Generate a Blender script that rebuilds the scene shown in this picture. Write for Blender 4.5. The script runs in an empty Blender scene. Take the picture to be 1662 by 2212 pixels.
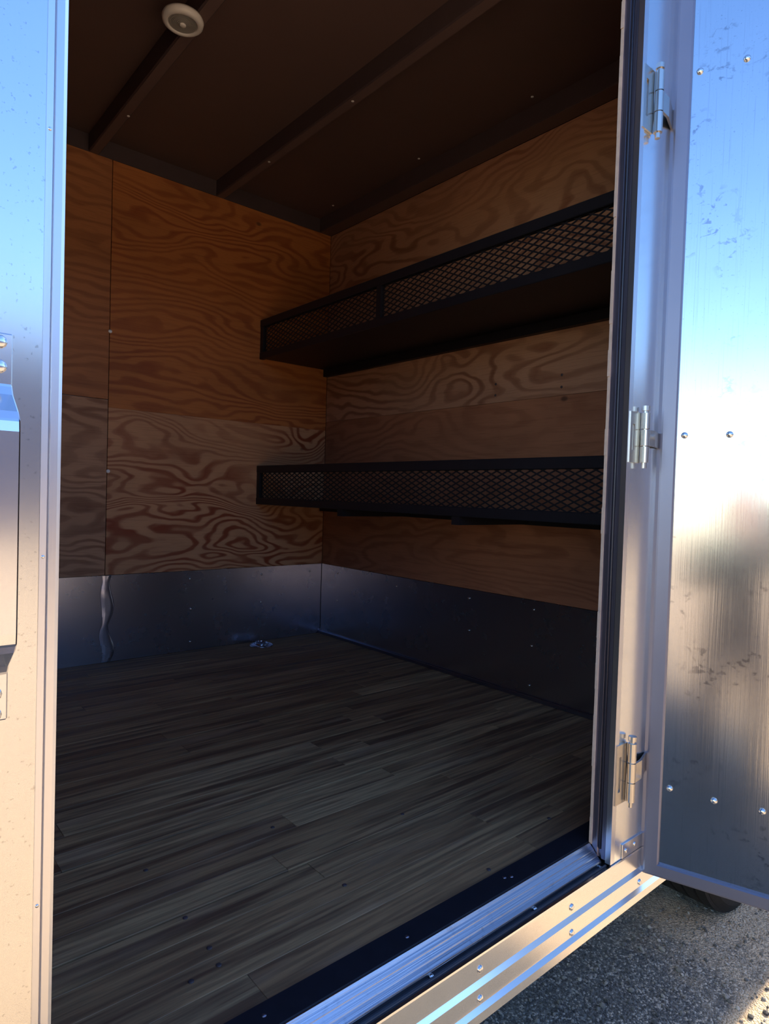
import bpy, bmesh, math, random
from mathutils import Vector, Matrix
from math import radians as R_, sin, cos, pi, sqrt

random.seed(7)
SC = bpy.context.scene
COL = SC.collection

# ------------------------------------------------------------------ camera
F_PX, YAW, PITCH, ROLL = 1390.28, 0.70919, -0.02631, -0.0308
CAM = Vector((0.0, -0.72985, 0.68509))
cd = bpy.data.cameras.new('camera')
cam = bpy.data.objects.new('camera', cd)
COL.objects.link(cam)
Rz = Matrix(((cos(YAW), sin(YAW), 0), (-sin(YAW), cos(YAW), 0), (0, 0, 1)))
Rx = Matrix(((1, 0, 0), (0, cos(PITCH), -sin(PITCH)), (0, sin(PITCH), cos(PITCH))))
Ry = Matrix(((cos(ROLL), 0, sin(ROLL)), (0, 1, 0), (-sin(ROLL), 0, cos(ROLL))))
MR = Rz @ Rx @ Ry
right, fwd, up = MR.col[0], MR.col[1], MR.col[2]
m3 = Matrix((right, up, -fwd)).transposed()
cam.matrix_world = Matrix.Translation(CAM) @ m3.to_4x4()
cd.sensor_width = 36
cd.sensor_fit = 'AUTO'
cd.lens = F_PX / 2212 * 36
cd.clip_start = 0.02
SC.camera = cam

# ------------------------------------------------------------------ sky, sun, exposure
SUN_AZ, SUN_EL = R_(88.6), R_(37)
w = bpy.data.worlds.new('world')
SC.world = w
w.use_nodes = True
nt = w.node_tree
nt.nodes.clear()
sky = nt.nodes.new('ShaderNodeTexSky')
sky.sky_type = 'NISHITA'
sky.sun_disc = False
sky.sun_elevation = SUN_EL
sky.sun_rotation = SUN_AZ
sky.air_density = 0.9
sky.dust_density = 0.2
sky.ozone_density = 1.6
bg = nt.nodes.new('ShaderNodeBackground')
bg.inputs['Strength'].default_value = 0.35
wo = nt.nodes.new('ShaderNodeOutputWorld')
hsv = nt.nodes.new('ShaderNodeHueSaturation')
hsv.inputs['Saturation'].default_value = 1.20
hsv.inputs['Hue'].default_value = 0.507
hsv.inputs['Value'].default_value = 1.08
nt.links.new(sky.outputs[0], hsv.inputs['Color'])
nt.links.new(hsv.outputs[0], bg.inputs[0])
nt.links.new(bg.outputs[0], wo.inputs[0])

sd = bpy.data.lights.new('sun', 'SUN')
sd.energy = 10.2
sd.angle = R_(0.53)
sd.color = (1.0, 0.84, 0.62)
sun = bpy.data.objects.new('sun', sd)
COL.objects.link(sun)
to_sun = Vector((sin(SUN_AZ) * cos(SUN_EL), cos(SUN_AZ) * cos(SUN_EL), sin(SUN_EL)))
sun.rotation_euler = to_sun.to_track_quat('Z', 'Y').to_euler()
sun.location = (4, 2, 6)

vs = SC.view_settings
vs.view_transform = 'Standard'
vs.look = 'None'
vs.exposure = 0.60
vs.gamma = 1.0
vs.use_curve_mapping = False
SC.cycles.max_bounces = 10
SC.cycles.diffuse_bounces = 6
SC.cycles.glossy_bounces = 6
SC.cycles.use_denoising = True


# ------------------------------------------------------------------ material helpers
class N:
    def __init__(self, name):
        self.m = bpy.data.materials.new(name)
        self.m.use_nodes = True
        self.t = self.m.node_tree
        self.t.nodes.clear()
        self.out = self.t.nodes.new('ShaderNodeOutputMaterial')
        self.p = self.t.nodes.new('ShaderNodeBsdfPrincipled')
        self.t.links.new(self.p.outputs[0], self.out.inputs[0])
        self.tc = self.t.nodes.new('ShaderNodeTexCoord')

    def node(self, typ, **kw):
        n = self.t.nodes.new(typ)
        for k, v in kw.items():
            setattr(n, k, v)
        return n

    def link(self, a, b):
        self.t.links.new(a, b)

    def set(self, **kw):
        for k, v in kw.items():
            i = self.p.inputs[k.replace('_', ' ')]
            if hasattr(v, 'is_linked'):
                self.link(v, i)
            else:
                i.default_value = v

    def val(self, v, sock):
        if hasattr(v, 'is_linked'):
            self.link(v, sock)
        else:
            sock.default_value = v

    def math(self, op, a, b=0.0, c=None, clamp=False):
        n = self.node('ShaderNodeMath', operation=op, use_clamp=clamp)
        self.val(a, n.inputs[0])
        self.val(b, n.inputs[1])
        if c is not None:
            self.val(c, n.inputs[2])
        return n.outputs[0]

    def coords(self, scale=(1, 1, 1), loc=(0, 0, 0), rot=(0, 0, 0), src=None):
        mp = self.node('ShaderNodeMapping')
        mp.inputs['Scale'].default_value = scale
        mp.inputs['Location'].default_value = loc
        mp.inputs['Rotation'].default_value = rot
        self.link(src or self.tc.outputs['Object'], mp.inputs['Vector'])
        return mp.outputs[0]

    def noise(self, vec, scale, detail=2.0, rough=0.5, dist=0.0):
        n = self.node('ShaderNodeTexNoise')
        n.inputs['Scale'].default_value = scale
        n.inputs['Detail'].default_value = detail
        n.inputs['Roughness'].default_value = rough
        n.inputs['Distortion'].default_value = dist
        if vec is not None:
            self.link(vec, n.inputs['Vector'])
        return n.outputs[0]

    def ramp(self, fac, stops, interp='LINEAR'):
        n = self.node('ShaderNodeValToRGB')
        n.color_ramp.interpolation = interp
        e = n.color_ramp.elements
        while len(e) < len(stops):
            e.new(0.5)
        for i, (pos, c) in enumerate(stops):
            e[i].position = pos
            e[i].color = (c[0], c[1], c[2], 1) if hasattr(c, '__len__') else (c, c, c, 1)
        self.link(fac, n.inputs[0])
        return n.outputs[0]

    def mix(self, fac, a, b, typ='MIX'):
        n = self.node('ShaderNodeMix', data_type='RGBA', blend_type=typ)
        self.val(fac, n.inputs[0])
        for v, i in ((a, 6), (b, 7)):
            if hasattr(v, 'is_linked'):
                self.link(v, n.inputs[i])
            else:
                n.inputs[i].default_value = (*v, 1)
        return n.outputs[2]

    def bump(self, h, strength=0.3, dist=0.002):
        n = self.node('ShaderNodeBump')
        n.inputs['Strength'].default_value = strength
        n.inputs['Distance'].default_value = dist
        self.link(h, n.inputs['Height'])
        self.link(n.outputs[0], self.p.inputs['Normal'])


def mat_metal(name, col, rough, speck=0.0, brush=0.0, wave=0.0, wavescale=3.0, stain=0.0, axis='z', rvar=0.06):
    n = N(name)
    base = n.noise(n.coords(), 14, 4, 0.6)
    c = n.mix(n.math('MULTIPLY', base, 0.35), col, tuple(x * 0.86 for x in col))
    if speck:
        s = n.noise(n.coords(), 260, 2, 0.5)
        sm = n.ramp(s, [(0.66, 0.0), (0.74, 1.0)])
        c = n.mix(n.math('MULTIPLY', sm, speck), c, tuple(x * 0.45 for x in col))
    if stain:
        a = n.noise(n.coords((1, 1, 1.3)), 55, 3, 0.6, 0.4)
        b = n.noise(n.coords(), 7, 2, 0.5)
        sm = n.math('MULTIPLY', n.ramp(a, [(0.57, 0.0), (0.66, 1.0)]), n.ramp(b, [(0.5, 0.0), (0.62, 1.0)]))
        st = n.noise(n.coords((420, 420, 5)), 1, 2, 0.6)
        sm2 = n.math('MULTIPLY', n.ramp(st, [(0.6, 0.0), (0.72, 1.0)]), 0.35)
        c = n.mix(n.math('MULTIPLY', n.math('MAXIMUM', sm, sm2), stain), c, (0.22, 0.22, 0.25))
    n.set(Base_Color=c, Metallic=1.0)
    rr = n.noise(n.coords(), 9, 4, 0.6)
    n.set(Roughness=n.math('MULTIPLY_ADD', rr, rvar, rough - rvar * 0.5))
    hs = None
    if brush:
        sc = {'z': (300, 300, 3), 'x': (3, 300, 300), 'y': (300, 3, 300)}[axis]
        hs = n.math('MULTIPLY', n.noise(n.coords(sc), 1, 3, 0.6), brush)
    if wave:
        wv = n.math('MULTIPLY', n.noise(n.coords(), wavescale, 1, 0.4), wave)
        hs = wv if hs is None else n.math('ADD', hs, wv)
    if hs is not None:
        n.bump(hs, 0.5, 0.002)
    return n.m


def mat_plain(name, col, rough=0.6, metallic=0.0, var=0.2, scale=20, bump=0.0, spec=0.5):
    n = N(name)
    f = n.noise(n.coords(), scale, 4, 0.6)
    n.set(Base_Color=n.mix(f, tuple(x * (1 - var) for x in col), tuple(min(1, x * (1 + var)) for x in col)),
          Roughness=rough, Metallic=metallic)
    n.p.inputs['Specular IOR Level'].default_value = spec
    if bump:
        n.bump(f, bump, 0.002)
    return n.m


def mat_ply(name, horiz, seed, light, dark, contrast=1.0, freq=9.0, amp=9.0):
    """rotary-cut softwood veneer: contour lines of a slowly varying field"""
    n = N(name)
    sep = n.node('ShaderNodeSeparateXYZ')
    n.link(n.tc.outputs['Object'], sep.inputs[0])
    u = sep.outputs[horiz]
    v = sep.outputs[2]
    comb = n.node('ShaderNodeCombineXYZ')
    n.link(u, comb.inputs[0])
    n.link(v, comb.inputs[1])
    comb.inputs[2].default_value = seed
    uv = comb.outputs[0]
    big = n.noise(n.coords((1.5, 4.2, 1), src=uv), 1.0, 2.0, 0.42, 0.6)
    small = n.noise(n.coords((5.0, 12.0, 1), src=uv), 1.0, 2.0, 0.5, 0.3)
    h = n.math('ADD', n.math('MULTIPLY', v, freq), n.math('ADD', n.math('MULTIPLY', big, amp), n.math('MULTIPLY', small, 1.5)))
    fr = n.math('FRACT', h)
    band = n.ramp(fr, [(0.0, 0.1), (0.25, 0.0), (0.45, 0.08), (0.60, 0.85), (0.78, 1.0), (0.92, 0.7), (1.0, 0.1)])
    vis = n.ramp(n.noise(n.coords((1.0, 2.0, 1), loc=(3.1, 1.7, 2), src=uv), 1.6, 2, 0.5), [(0.35, 0.3), (0.62, 1.0)])
    fib = n.noise(n.coords((9.0, 260.0, 1), src=uv), 1.0, 3, 0.6)
    f = n.math('MULTIPLY', n.math('MULTIPLY', band, vis), contrast, clamp=True)
    c = n.mix(f, light, dark)
    blot = n.noise(n.coords((2.5, 5, 1), loc=(9, 4, 1), src=uv), 1.0, 3, 0.6)
    c = n.mix(n.ramp(blot, [(0.45, 0.0), (0.75, 0.6)]), c, tuple(x * 0.62 for x in light))
    c = n.mix(n.ramp(fib, [(0.52, 0.0), (0.8, 0.45)]), c, tuple(x * 0.6 for x in dark))
    # small knots
    vo = n.node('ShaderNodeTexVoronoi')
    vo.inputs['Scale'].default_value = 2.3
    n.link(n.coords((1.0, 1.5, 1), src=uv), vo.inputs['Vector'])
    c = n.mix(n.ramp(vo.outputs['Distance'], [(0.0, 0.85), (0.022, 0.7), (0.04, 0.0)]), c, (0.05, 0.02, 0.01))
    n.set(Base_Color=c, Roughness=0.62)
    n.bump(fib, 0.15, 0.001)
    return n.m


def mat_plank(name):
    n = N(name)
    oi = n.node('ShaderNodeObjectInfo')
    rnd = oi.outputs['Random']
    off = n.node('ShaderNodeVectorMath', operation='ADD')
    n.link(n.tc.outputs['Object'], off.inputs[0])
    cb = n.node('ShaderNodeCombineXYZ')
    n.link(n.math('MULTIPLY', rnd, 37.0), cb.inputs[0])
    n.link(n.math('MULTIPLY', rnd, 11.0), cb.inputs[1])
    n.link(cb.outputs[0], off.inputs[1])
    v = off.outputs[0]
    s1 = n.noise(n.coords((1.6, 34, 1), src=v), 1.0, 4, 0.62, 0.2)
    s2 = n.noise(n.coords((5.0, 120, 1), src=v), 1.0, 3, 0.6)
    blot = n.noise(n.coords((3.0, 9, 1), src=v), 1.0, 3, 0.6)
    c = n.ramp(rnd, [(0.0, (0.30, 0.152, 0.068)), (0.3, (0.46, 0.272, 0.126)), (0.6, (0.34, 0.180, 0.080)), (0.8, (0.54, 0.335, 0.160)), (1.0, (0.42, 0.240, 0.110))])
    c = n.mix(n.ramp(s1, [(0.36, 0.85), (0.55, 0.0)]), c, (0.080, 0.030, 0.018))
    c = n.mix(n.ramp(s2, [(0.40, 0.5), (0.58, 0.0)]), c, (0.09, 0.050, 0.028))
    c = n.mix(n.ramp(blot, [(0.55, 0.0), (0.8, 0.55)]), c, (0.37, 0.24, 0.16))
    n.set(Base_Color=c, Roughness=n.math('MULTIPLY_ADD', s1, 0.2, 0.50))
    n.bump(s1, 0.2, 0.001)
    return n.m


def mat_ground():
    n = N('asphalt_gravel')
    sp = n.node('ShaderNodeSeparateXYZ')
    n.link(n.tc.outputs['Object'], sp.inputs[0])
    big = n.noise(n.coords(), 1.1, 3, 0.55)
    fine = n.noise(n.coords(), 95, 3, 0.7)
    vo = n.node('ShaderNodeTexVoronoi')
    vo.inputs['Scale'].default_value = 190
    n.link(n.tc.outputs['Object'], vo.inputs['Vector'])
    g = n.ramp(fine, [(0.30, (0.025, 0.024, 0.024)), (0.50, (0.075, 0.072, 0.068)), (0.72, (0.25, 0.24, 0.22))])
    sep = n.node('ShaderNodeSeparateColor')
    n.link(vo.outputs['Color'], sep.inputs[0])
    g = n.mix(n.ramp(sep.outputs[0], [(0.80, 0.0), (0.9, 0.5)]), g, (0.62, 0.57, 0.48))
    # shade painted as dark asphalt by trailer and door, sunlight as tan gravel beyond
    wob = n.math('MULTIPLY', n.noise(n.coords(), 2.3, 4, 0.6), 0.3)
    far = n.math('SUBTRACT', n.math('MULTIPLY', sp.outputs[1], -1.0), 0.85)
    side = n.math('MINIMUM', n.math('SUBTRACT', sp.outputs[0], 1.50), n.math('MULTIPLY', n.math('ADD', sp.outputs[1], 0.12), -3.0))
    lot = n.ramp(n.math('ADD', n.math('MAXIMUM', far, side), wob), [(0.12, 0.0), (0.24, 1.0)])  # mask edge follows the shade of door and trailer
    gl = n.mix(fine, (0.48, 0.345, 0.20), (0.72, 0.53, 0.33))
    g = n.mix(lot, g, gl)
    # uneven tan tone growing towards the wheel end
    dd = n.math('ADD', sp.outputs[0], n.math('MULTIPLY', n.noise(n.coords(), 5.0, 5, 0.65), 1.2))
    tan_patch = n.ramp(n.math('MULTIPLY', dd, 0.25), [(0.585, 0.0), (0.67, 0.85)])
    g = n.mix(n.math('MULTIPLY', tan_patch, n.ramp(fine, [(0.35, 0.4), (0.6, 1.0)])), g, (0.46, 0.36, 0.24))
    n.set(Base_Color=g, Roughness=0.92)
    n.bump(n.math('ADD', fine, n.math('MULTIPLY', vo.outputs['Distance'], -0.8)), 0.9, 0.008)
    return n.m


def mat_island(name, cols, rough=0.85):
    n = N(name)
    g = n.node('ShaderNodeNewGeometry')
    k = len(cols) - 1
    n.set(Base_Color=n.ramp(g.outputs['Random Per Island'], [(i / k, c) for i, c in enumerate(cols)]), Roughness=rough)
    return n.m


M = {}
M['skin'] = mat_metal('mill_aluminium_skin', (0.68, 0.68, 0.68), 0.17, speck=0.5, brush=0.03, wave=0.5, wavescale=2.2)
M['door'] = mat_metal('door_aluminium', (0.57, 0.57, 0.585), 0.15, speck=0.45, brush=0.06, wave=1.2, wavescale=3.5, stain=0.7)
M['strip'] = mat_metal('jamb_aluminium', (0.92, 0.94, 0.95), 0.22, speck=0.12, brush=0.05, wave=0.3)
M['edge'] = mat_metal('edge_trim_aluminium', (0.72, 0.72, 0.75), 0.30, brush=0.1)
M['rail'] = mat_metal('bottom_rail_aluminium', (0.78, 0.77, 0.76), 0.22, speck=0.1, axis='x', brush=0.02)
M['sill'] = mat_metal('worn_threshold_metal', (0.42, 0.44, 0.50), 0.33, speck=0.3, brush=0.8, axis='x', rvar=0.2, stain=0.5)
M['kick'] = mat_metal('kick_plate_galvanised', (0.46, 0.47, 0.55), 0.27, rvar=0.04)
M['frame'] = mat_plain('door_frame_grey', (0.21, 0.21, 0.26), 0.38, 0.7, 0.06, 8)
M['chrome'] = mat_metal('zinc_hinge', (0.55, 0.52, 0.48), 0.25, rvar=0.15)
M['handle'] = mat_metal('handle_steel', (0.72, 0.72, 0.75), 0.16)
M['bolt'] = mat_metal('bolt_zinc', (0.74, 0.74, 0.74), 0.2)
M['rubber'] = mat_plain('black_rubber', (0.012, 0.012, 0.018), 0.55, 0, 0.3, 40, spec=0.2)
M['seal'] = mat_plain('dark_seal', (0.018, 0.018, 0.028), 0.35, 0, 0.3, 60)
M['jamb'] = mat_metal('jamb_dark_steel', (0.24, 0.23, 0.30), 0.4, brush=0.3)
M['black'] = mat_plain('black_shelf_paint', (0.012, 0.011, 0.014), 0.45, 0, 0.3, 25, spec=0.35)
M['ply_back_hi'] = mat_ply('plywood_back_upper', 0, 1.3, (0.50, 0.172, 0.040), (0.23, 0.040, 0.005), 0.75, 30, 11)
M['ply_back_lo'] = mat_ply('plywood_back_lower', 0, 7.7, (0.60, 0.300, 0.140), (0.26, 0.046, 0.007), 1.15, 18, 22)
M['ply_back_side_hi'] = mat_ply('plywood_side_upper', 0, 4.2, (0.46, 0.172, 0.055), (0.150, 0.038, 0.009), 0.55, 24, 8)
M['ply_back_side_lo'] = mat_ply('plywood_side_lower', 0, 12.4, (0.50, 0.265, 0.140), (0.170, 0.050, 0.014), 0.8, 10, 14)
M['ply_right_hi'] = mat_ply('plywood_right_upper', 1, 21.0, (0.50, 0.245, 0.135), (0.180, 0.048, 0.016), 0.75, 18, 13)
M['ply_right_lo'] = mat_ply('plywood_right_lower', 1, 15.5, (0.42, 0.165, 0.078), (0.160, 0.042, 0.014), 0.5, 16, 10)
M['ply_edge'] = mat_plain('plywood_raw_edge', (0.55, 0.42, 0.32), 0.7, 0, 0.25, 60)
M['plank'] = mat_plank('worn_floor_plank')
M['subfloor'] = mat_plain('dark_subfloor', (0.30, 0.25, 0.20), 0.8, 0, 0.2, 12)
M['ceil'] = mat_plain('dark_ceiling_board', (0.125, 0.072, 0.060), 0.6, 0, 0.12, 5)
M['bow'] = mat_plain('dark_steel_bow', (0.070, 0.046, 0.048), 0.5, 0.0, 0.2, 12)
M['bowface'] = mat_plain('bow_underside', (0.14, 0.085, 0.072), 0.6, 0, 0.12, 5)  # bow underside; the sides' shade is painted in as the darker bow colour
M['white'] = mat_plain('white_plastic', (0.72, 0.66, 0.60), 0.4, 0, 0.03, 5)
M['whitehead'] = mat_plain('white_screw_head', (0.9, 0.88, 0.85), 0.35, 0, 0.02, 5)
M['lens'] = mat_plain('grey_lens', (0.30, 0.28, 0.25), 0.3, 0, 0.05, 5)
M['tyre'] = mat_plain('tyre_rubber', (0.009, 0.009, 0.009), 0.75, 0, 0.4, 60, 0.2, spec=0.2)
M['rim'] = mat_plain('wheel_rim_grey', (0.5, 0.5, 0.5), 0.4, 0.6, 0.1, 10)
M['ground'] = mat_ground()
M['stone'] = mat_island('loose_gravel', [(0.03, 0.03, 0.03), (0.10, 0.095, 0.09), (0.22, 0.20, 0.17), (0.06, 0.06, 0.06), (0.34, 0.31, 0.27)])
M['roof'] = mat_plain('roof_white', (0.7, 0.7, 0.7), 0.5, 0, 0.05, 3)
M['frame_steel'] = mat_plain('chassis_black', (0.02, 0.02, 0.02), 0.6, 0, 0.2, 10)
M['cloth_dark'] = mat_plain('dark_shirt', (0.025, 0.026, 0.034), 0.9, 0, 0.2, 50)
M['jeans'] = mat_plain('dark_jeans', (0.030, 0.036, 0.055), 0.9, 0, 0.2, 60)
M['skin_tone'] = mat_plain('skin', (0.52, 0.30, 0.23), 0.55, 0, 0.05, 10)
M['hair'] = mat_plain('brown_hair', (0.05, 0.03, 0.02), 0.6, 0, 0.3, 80)
M['shoe'] = mat_plain('dark_shoe', (0.03, 0.03, 0.03), 0.6, 0, 0.2, 30)
M['phone'] = mat_plain('phone_black', (0.02, 0.02, 0.02), 0.2, 0, 0.1, 10)
M['building'] = mat_plain('painted_block_wall', (0.14, 0.13, 0.17), 0.85, 0, 0.08, 2)
M['shutter'] = mat_plain('grey_shutter', (0.11, 0.105, 0.135), 0.6, 0, 0.05, 3)


# ------------------------------------------------------------------ geometry helpers
class MB:
    def __init__(self):
        self.bm = bmesh.new()

    def box(self, x0, x1, y0, y1, z0, z1, bev=0.0, rot=None, piv=None):
        r = bmesh.ops.create_cube(self.bm, size=1.0)
        vs_ = r['verts']
        for v in vs_:
            v.co = Vector(((x0 + x1) / 2 + v.co.x * (x1 - x0), (y0 + y1) / 2 + v.co.y * (y1 - y0), (z0 + z1) / 2 + v.co.z * (z1 - z0)))
        if rot is not None:
            p = Vector(piv) if piv else Vector(((x0 + x1) / 2, (y0 + y1) / 2, (z0 + z1) / 2))
            for v in vs_:
                v.co = p + rot @ (v.co - p)
        if bev:
            es = list({e for v in vs_ for e in v.link_edges})
            bmesh.ops.bevel(self.bm, geom=es, offset=bev, segments=1, affect='EDGES', profile=0.5)
        return self

    def prism(self, prof, x0, x1, axis='x'):
        """closed profile extruded along an axis; prof = (a,b) pairs in the other two axes in order"""
        def P(t, a, b):
            return {'x': (t, a, b), 'y': (a, t, b), 'z': (a, b, t)}[axis]
        A = [self.bm.verts.new(P(x0, a, b)) for a, b in prof]
        B = [self.bm.verts.new(P(x1, a, b)) for a, b in prof]
        k = len(prof)
        for i in range(k):
            self.bm.faces.new((A[i], A[(i + 1) % k], B[(i + 1) % k], B[i]))
        self.bm.faces.new(A[::-1])
        self.bm.faces.new(B)
        return self

    def lathe(self, prof, c, axis='z', n=24, flip=False):
        """profile of (radius, height) revolved about an axis through c"""
        rings = []
        for r, h in prof:
            if r < 1e-6:
                p = {'z': (0, 0, h), 'y': (0, h, 0), 'x': (h, 0, 0)}[axis]
                rings.append([self.bm.verts.new(Vector(c) + Vector(p))])
                continue
            ring = []
            for i in range(n):
                a = 2 * pi * i / n
                p = {'z': (r * cos(a), r * sin(a), h), 'y': (r * cos(a), h, r * sin(a)), 'x': (h, r * cos(a), r * sin(a))}[axis]
                ring.append(self.bm.verts.new(Vector(c) + Vector(p)))
            rings.append(ring)
        for A, B in zip(rings, rings[1:]):
            for i in range(n):
                j = (i + 1) % n
                if len(A) == 1 and len(B) == 1:
                    continue
                if len(A) == 1:
                    self.bm.faces.new((A[0], B[i], B[j]))
                elif len(B) == 1:
                    self.bm.faces.new((A[i], A[j], B[0]))
                else:
                    self.bm.faces.new((A[i], A[j], B[j], B[i]))
        if len(rings[0]) > 1:
            self.bm.faces.new(rings[0][::-1])
        if len(rings[-1]) > 1:
            self.bm.faces.new(rings[-1])
        return self

    def cyl(self, p0, p1, r, n=12):
        p0, p1 = Vector(p0), Vector(p1)
        d = p1 - p0
        q = d.to_track_quat('Z', 'Y')
        A, B = [], []
        for i in range(n):
            a = 2 * pi * i / n
            o = q @ Vector((r * cos(a), r * sin(a), 0))
            A.append(self.bm.verts.new(p0 + o))
            B.append(self.bm.verts.new(p1 + o))
        for i in range(n):
            j = (i + 1) % n
            self.bm.faces.new((A[i], A[j], B[j], B[i]))
        self.bm.faces.new(A[::-1])
        self.bm.faces.new(B)
        return self

    def strap(self, pts, wdir, width, thick):
        """flat bar of given width along wdir following the points"""
        wd = Vector(wdir).normalized()
        P = [Vector(p) for p in pts]
        rings = []
        for i, p in enumerate(P):
            t = (P[min(i + 1, len(P) - 1)] - P[max(i - 1, 0)]).normalized()
            nn = t.cross(wd).normalized()
            rings.append([self.bm.verts.new(p + wd * sw * width / 2 + nn * sn * thick / 2) for sw, sn in ((-1, -1), (1, -1), (1, 1), (-1, 1))])
        for A, B in zip(rings, rings[1:]):
            for i in range(4):
                j = (i + 1) % 4
                self.bm.faces.new((A[i], A[j], B[j], B[i]))
        self.bm.faces.new(rings[0][::-1])
        self.bm.faces.new(rings[-1])
        return self

    def tube(self, pts, r, n=8, closed=False):
        P = [Vector(p) for p in pts]
        rings = []
        L = len(P)
        for i, p in enumerate(P):
            a = P[(i - 1) % L] if closed or i > 0 else p
            b = P[(i + 1) % L] if closed or i < L - 1 else p
            t = (b - a).normalized()
            q = t.to_track_quat('Z', 'Y')
            rings.append([self.bm.verts.new(p + q @ Vector((r * cos(2 * pi * k / n), r * sin(2 * pi * k / n), 0))) for k in range(n)])
        pairs = list(zip(rings, rings[1:])) + ([(rings[-1], rings[0])] if closed else [])
        for A, B in pairs:
            for i in range(n):
                j = (i + 1) % n
                self.bm.faces.new((A[i], A[j], B[j], B[i]))
        if not closed:
            self.bm.faces.new(rings[0][::-1])
            self.bm.faces.new(rings[-1])
        return self

    def build(self, name, mat, parent=None, local=False, smooth=False, kind=None, label=None):
        bm = self.bm
        bmesh.ops.recalc_face_normals(bm, faces=bm.faces)
        if parent is not None and not local:
            inv = WORLD[parent.name].inverted()
            bm.transform(inv)
        me = bpy.data.meshes.new(name)
        bm.to_mesh(me)
        bm.free()
        if smooth:
            for p in me.polygons:
                p.use_smooth = True
        me.materials.append(mat)
        o = bpy.data.objects.new(name, me)
        COL.objects.link(o)
        if parent is not None:
            o.parent = parent
            WORLD[o.name] = WORLD[parent.name]
        else:
            WORLD[o.name] = Matrix.Identity(4)
        if kind:
            o['kind'] = kind
        if label:
            o['label'] = label
        return o


WORLD = {}


def empty(name, loc=(0, 0, 0), rotz=0.0):
    o = bpy.data.objects.new(name, None)
    o.empty_display_size = 0.1
    o.location = loc
    o.rotation_euler = (0, 0, rotz)
    COL.objects.link(o)
    WORLD[o.name] = Matrix.Translation(Vector(loc)) @ Matrix.Rotation(rotz, 4, 'Z')
    return o


def tag(o, label, cat, kind=None, group=None):
    o['label'] = label
    o['category'] = cat
    if kind:
        o['kind'] = kind
    if group:
        o['group'] = group
    return o


def screw_at(name, p, n, r, parent, mat, flat=0.45, label=None):
    """small domed head at p facing along n, in world coordinates"""
    m = MB()
    q = Vector(n).to_track_quat('Z', 'Y')
    m.lathe([(r, -0.0015), (r, r * flat * 0.35), (r * 0.72, r * flat * 0.8), (r * 0.3, r * flat), (0, r * flat)], (0, 0, 0), n=10)
    m.bm.transform(Matrix.Translation(Vector(p)) @ q.to_matrix().to_4x4())
    return m.build(name, mat, parent, smooth=True, label=label)


# ------------------------------------------------------------------ main dimensions (metres)
XR, YB, HZ = 1.827, 1.860, 1.930      # right wall, back wall, underside of roof bows
ZC = 1.995                            # ceiling boards
KICK = 0.341                          # top of the metal kick plate
XN = 3.90                             # end of the added body length beyond the partition
XL = -1.75                            # far end of the trailer body
YI, YE = -0.046, -0.090               # door wall: lining and outer skin
XO0, XO1, ZO = 0.157, 1.157, 1.86     # door opening
SEAM = 0.803
JOINT = 1.02
ZG = -0.60                            # ground
TH = R_(-72)                          # door direction

# ------------------------------------------------------------------ ground
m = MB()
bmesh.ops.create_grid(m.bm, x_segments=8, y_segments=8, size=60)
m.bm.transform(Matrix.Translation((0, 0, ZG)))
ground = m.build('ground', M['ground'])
tag(ground, 'grey asphalt and gravel ground beneath the trailer', 'ground', 'structure')

# ------------------------------------------------------------------ floor with planks
m = MB()
m.box(XL, XR + 0.003, 0.0, YB + 0.003, -0.030, -0.008)
floor = m.build('floor', M['subfloor'])
tag(floor, 'brown plank floor inside the cargo trailer', 'floor', 'structure')
m = MB()
for xx in [XL + 0.05 + 0.254 * i for i in range(14)]:
    m.box(xx, xx + 0.05, -0.085, YB + 0.03, -0.115, -0.031)
m.box(XL, XR, -0.085, -0.05, -0.118, -0.031)
m.box(XL, XR, YB, YB + 0.035, -0.118, -0.031)
m.build('floor_joists', M['frame_steel'], floor)
BW = 0.060
y = 0.0045
row = 0
while y < YB - 0.02:
    y1 = min(y + BW, YB)
    gap = 0.0042 if row % 4 == 3 else 0.0006
    x = XL + random.uniform(0.2, 1.0)
    cuts = [XL]
    while x < XR - 0.15:
        cuts.append(x)
        x += random.uniform(0.55, 1.35)
    cuts.append(XR - 0.002)
    for a, b in zip(cuts, cuts[1:]):
        dz = random.uniform(-0.0006, 0.0002)
        m = MB()
        m.box(a + 0.0003, b - 0.0003, y, y1 - gap, -0.0079, dz, bev=0.0005)
        m.build('floor_plank', M['plank'], floor)
    y = y1
    row += 1
for (px, py) in [(0.430, 0.398), (0.432, 0.232), (0.432, 0.145), (0.685, 0.145), (0.924, 0.02), (0.427, 0.104), (0.383, 0.099), (1.176, 0.065), (0.686, 0.39), (0.935, 0.27)]:
    screw_at('floor_screw', (px, py, 0.0004), (0, 0, 1), 0.0042, floor, M['bow'], 0.25)

# ------------------------------------------------------------------ back wall
m = MB()
m.box(XL, XN, YB + 0.010, YB + 0.045, -0.14, 2.06)
wb = m.build('wall_back', M['skin'])
tag(wb, 'plywood lined long wall facing the open doorway', 'wall', 'structure')


def panel(parent, mat, x0, x1, y0, y1, z0, z1):
    m_ = MB()
    m_.box(x0, x1, y0, y1, z0, z1, bev=0.0005)
    return m_.build('plywood_panel', mat, parent)


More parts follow.
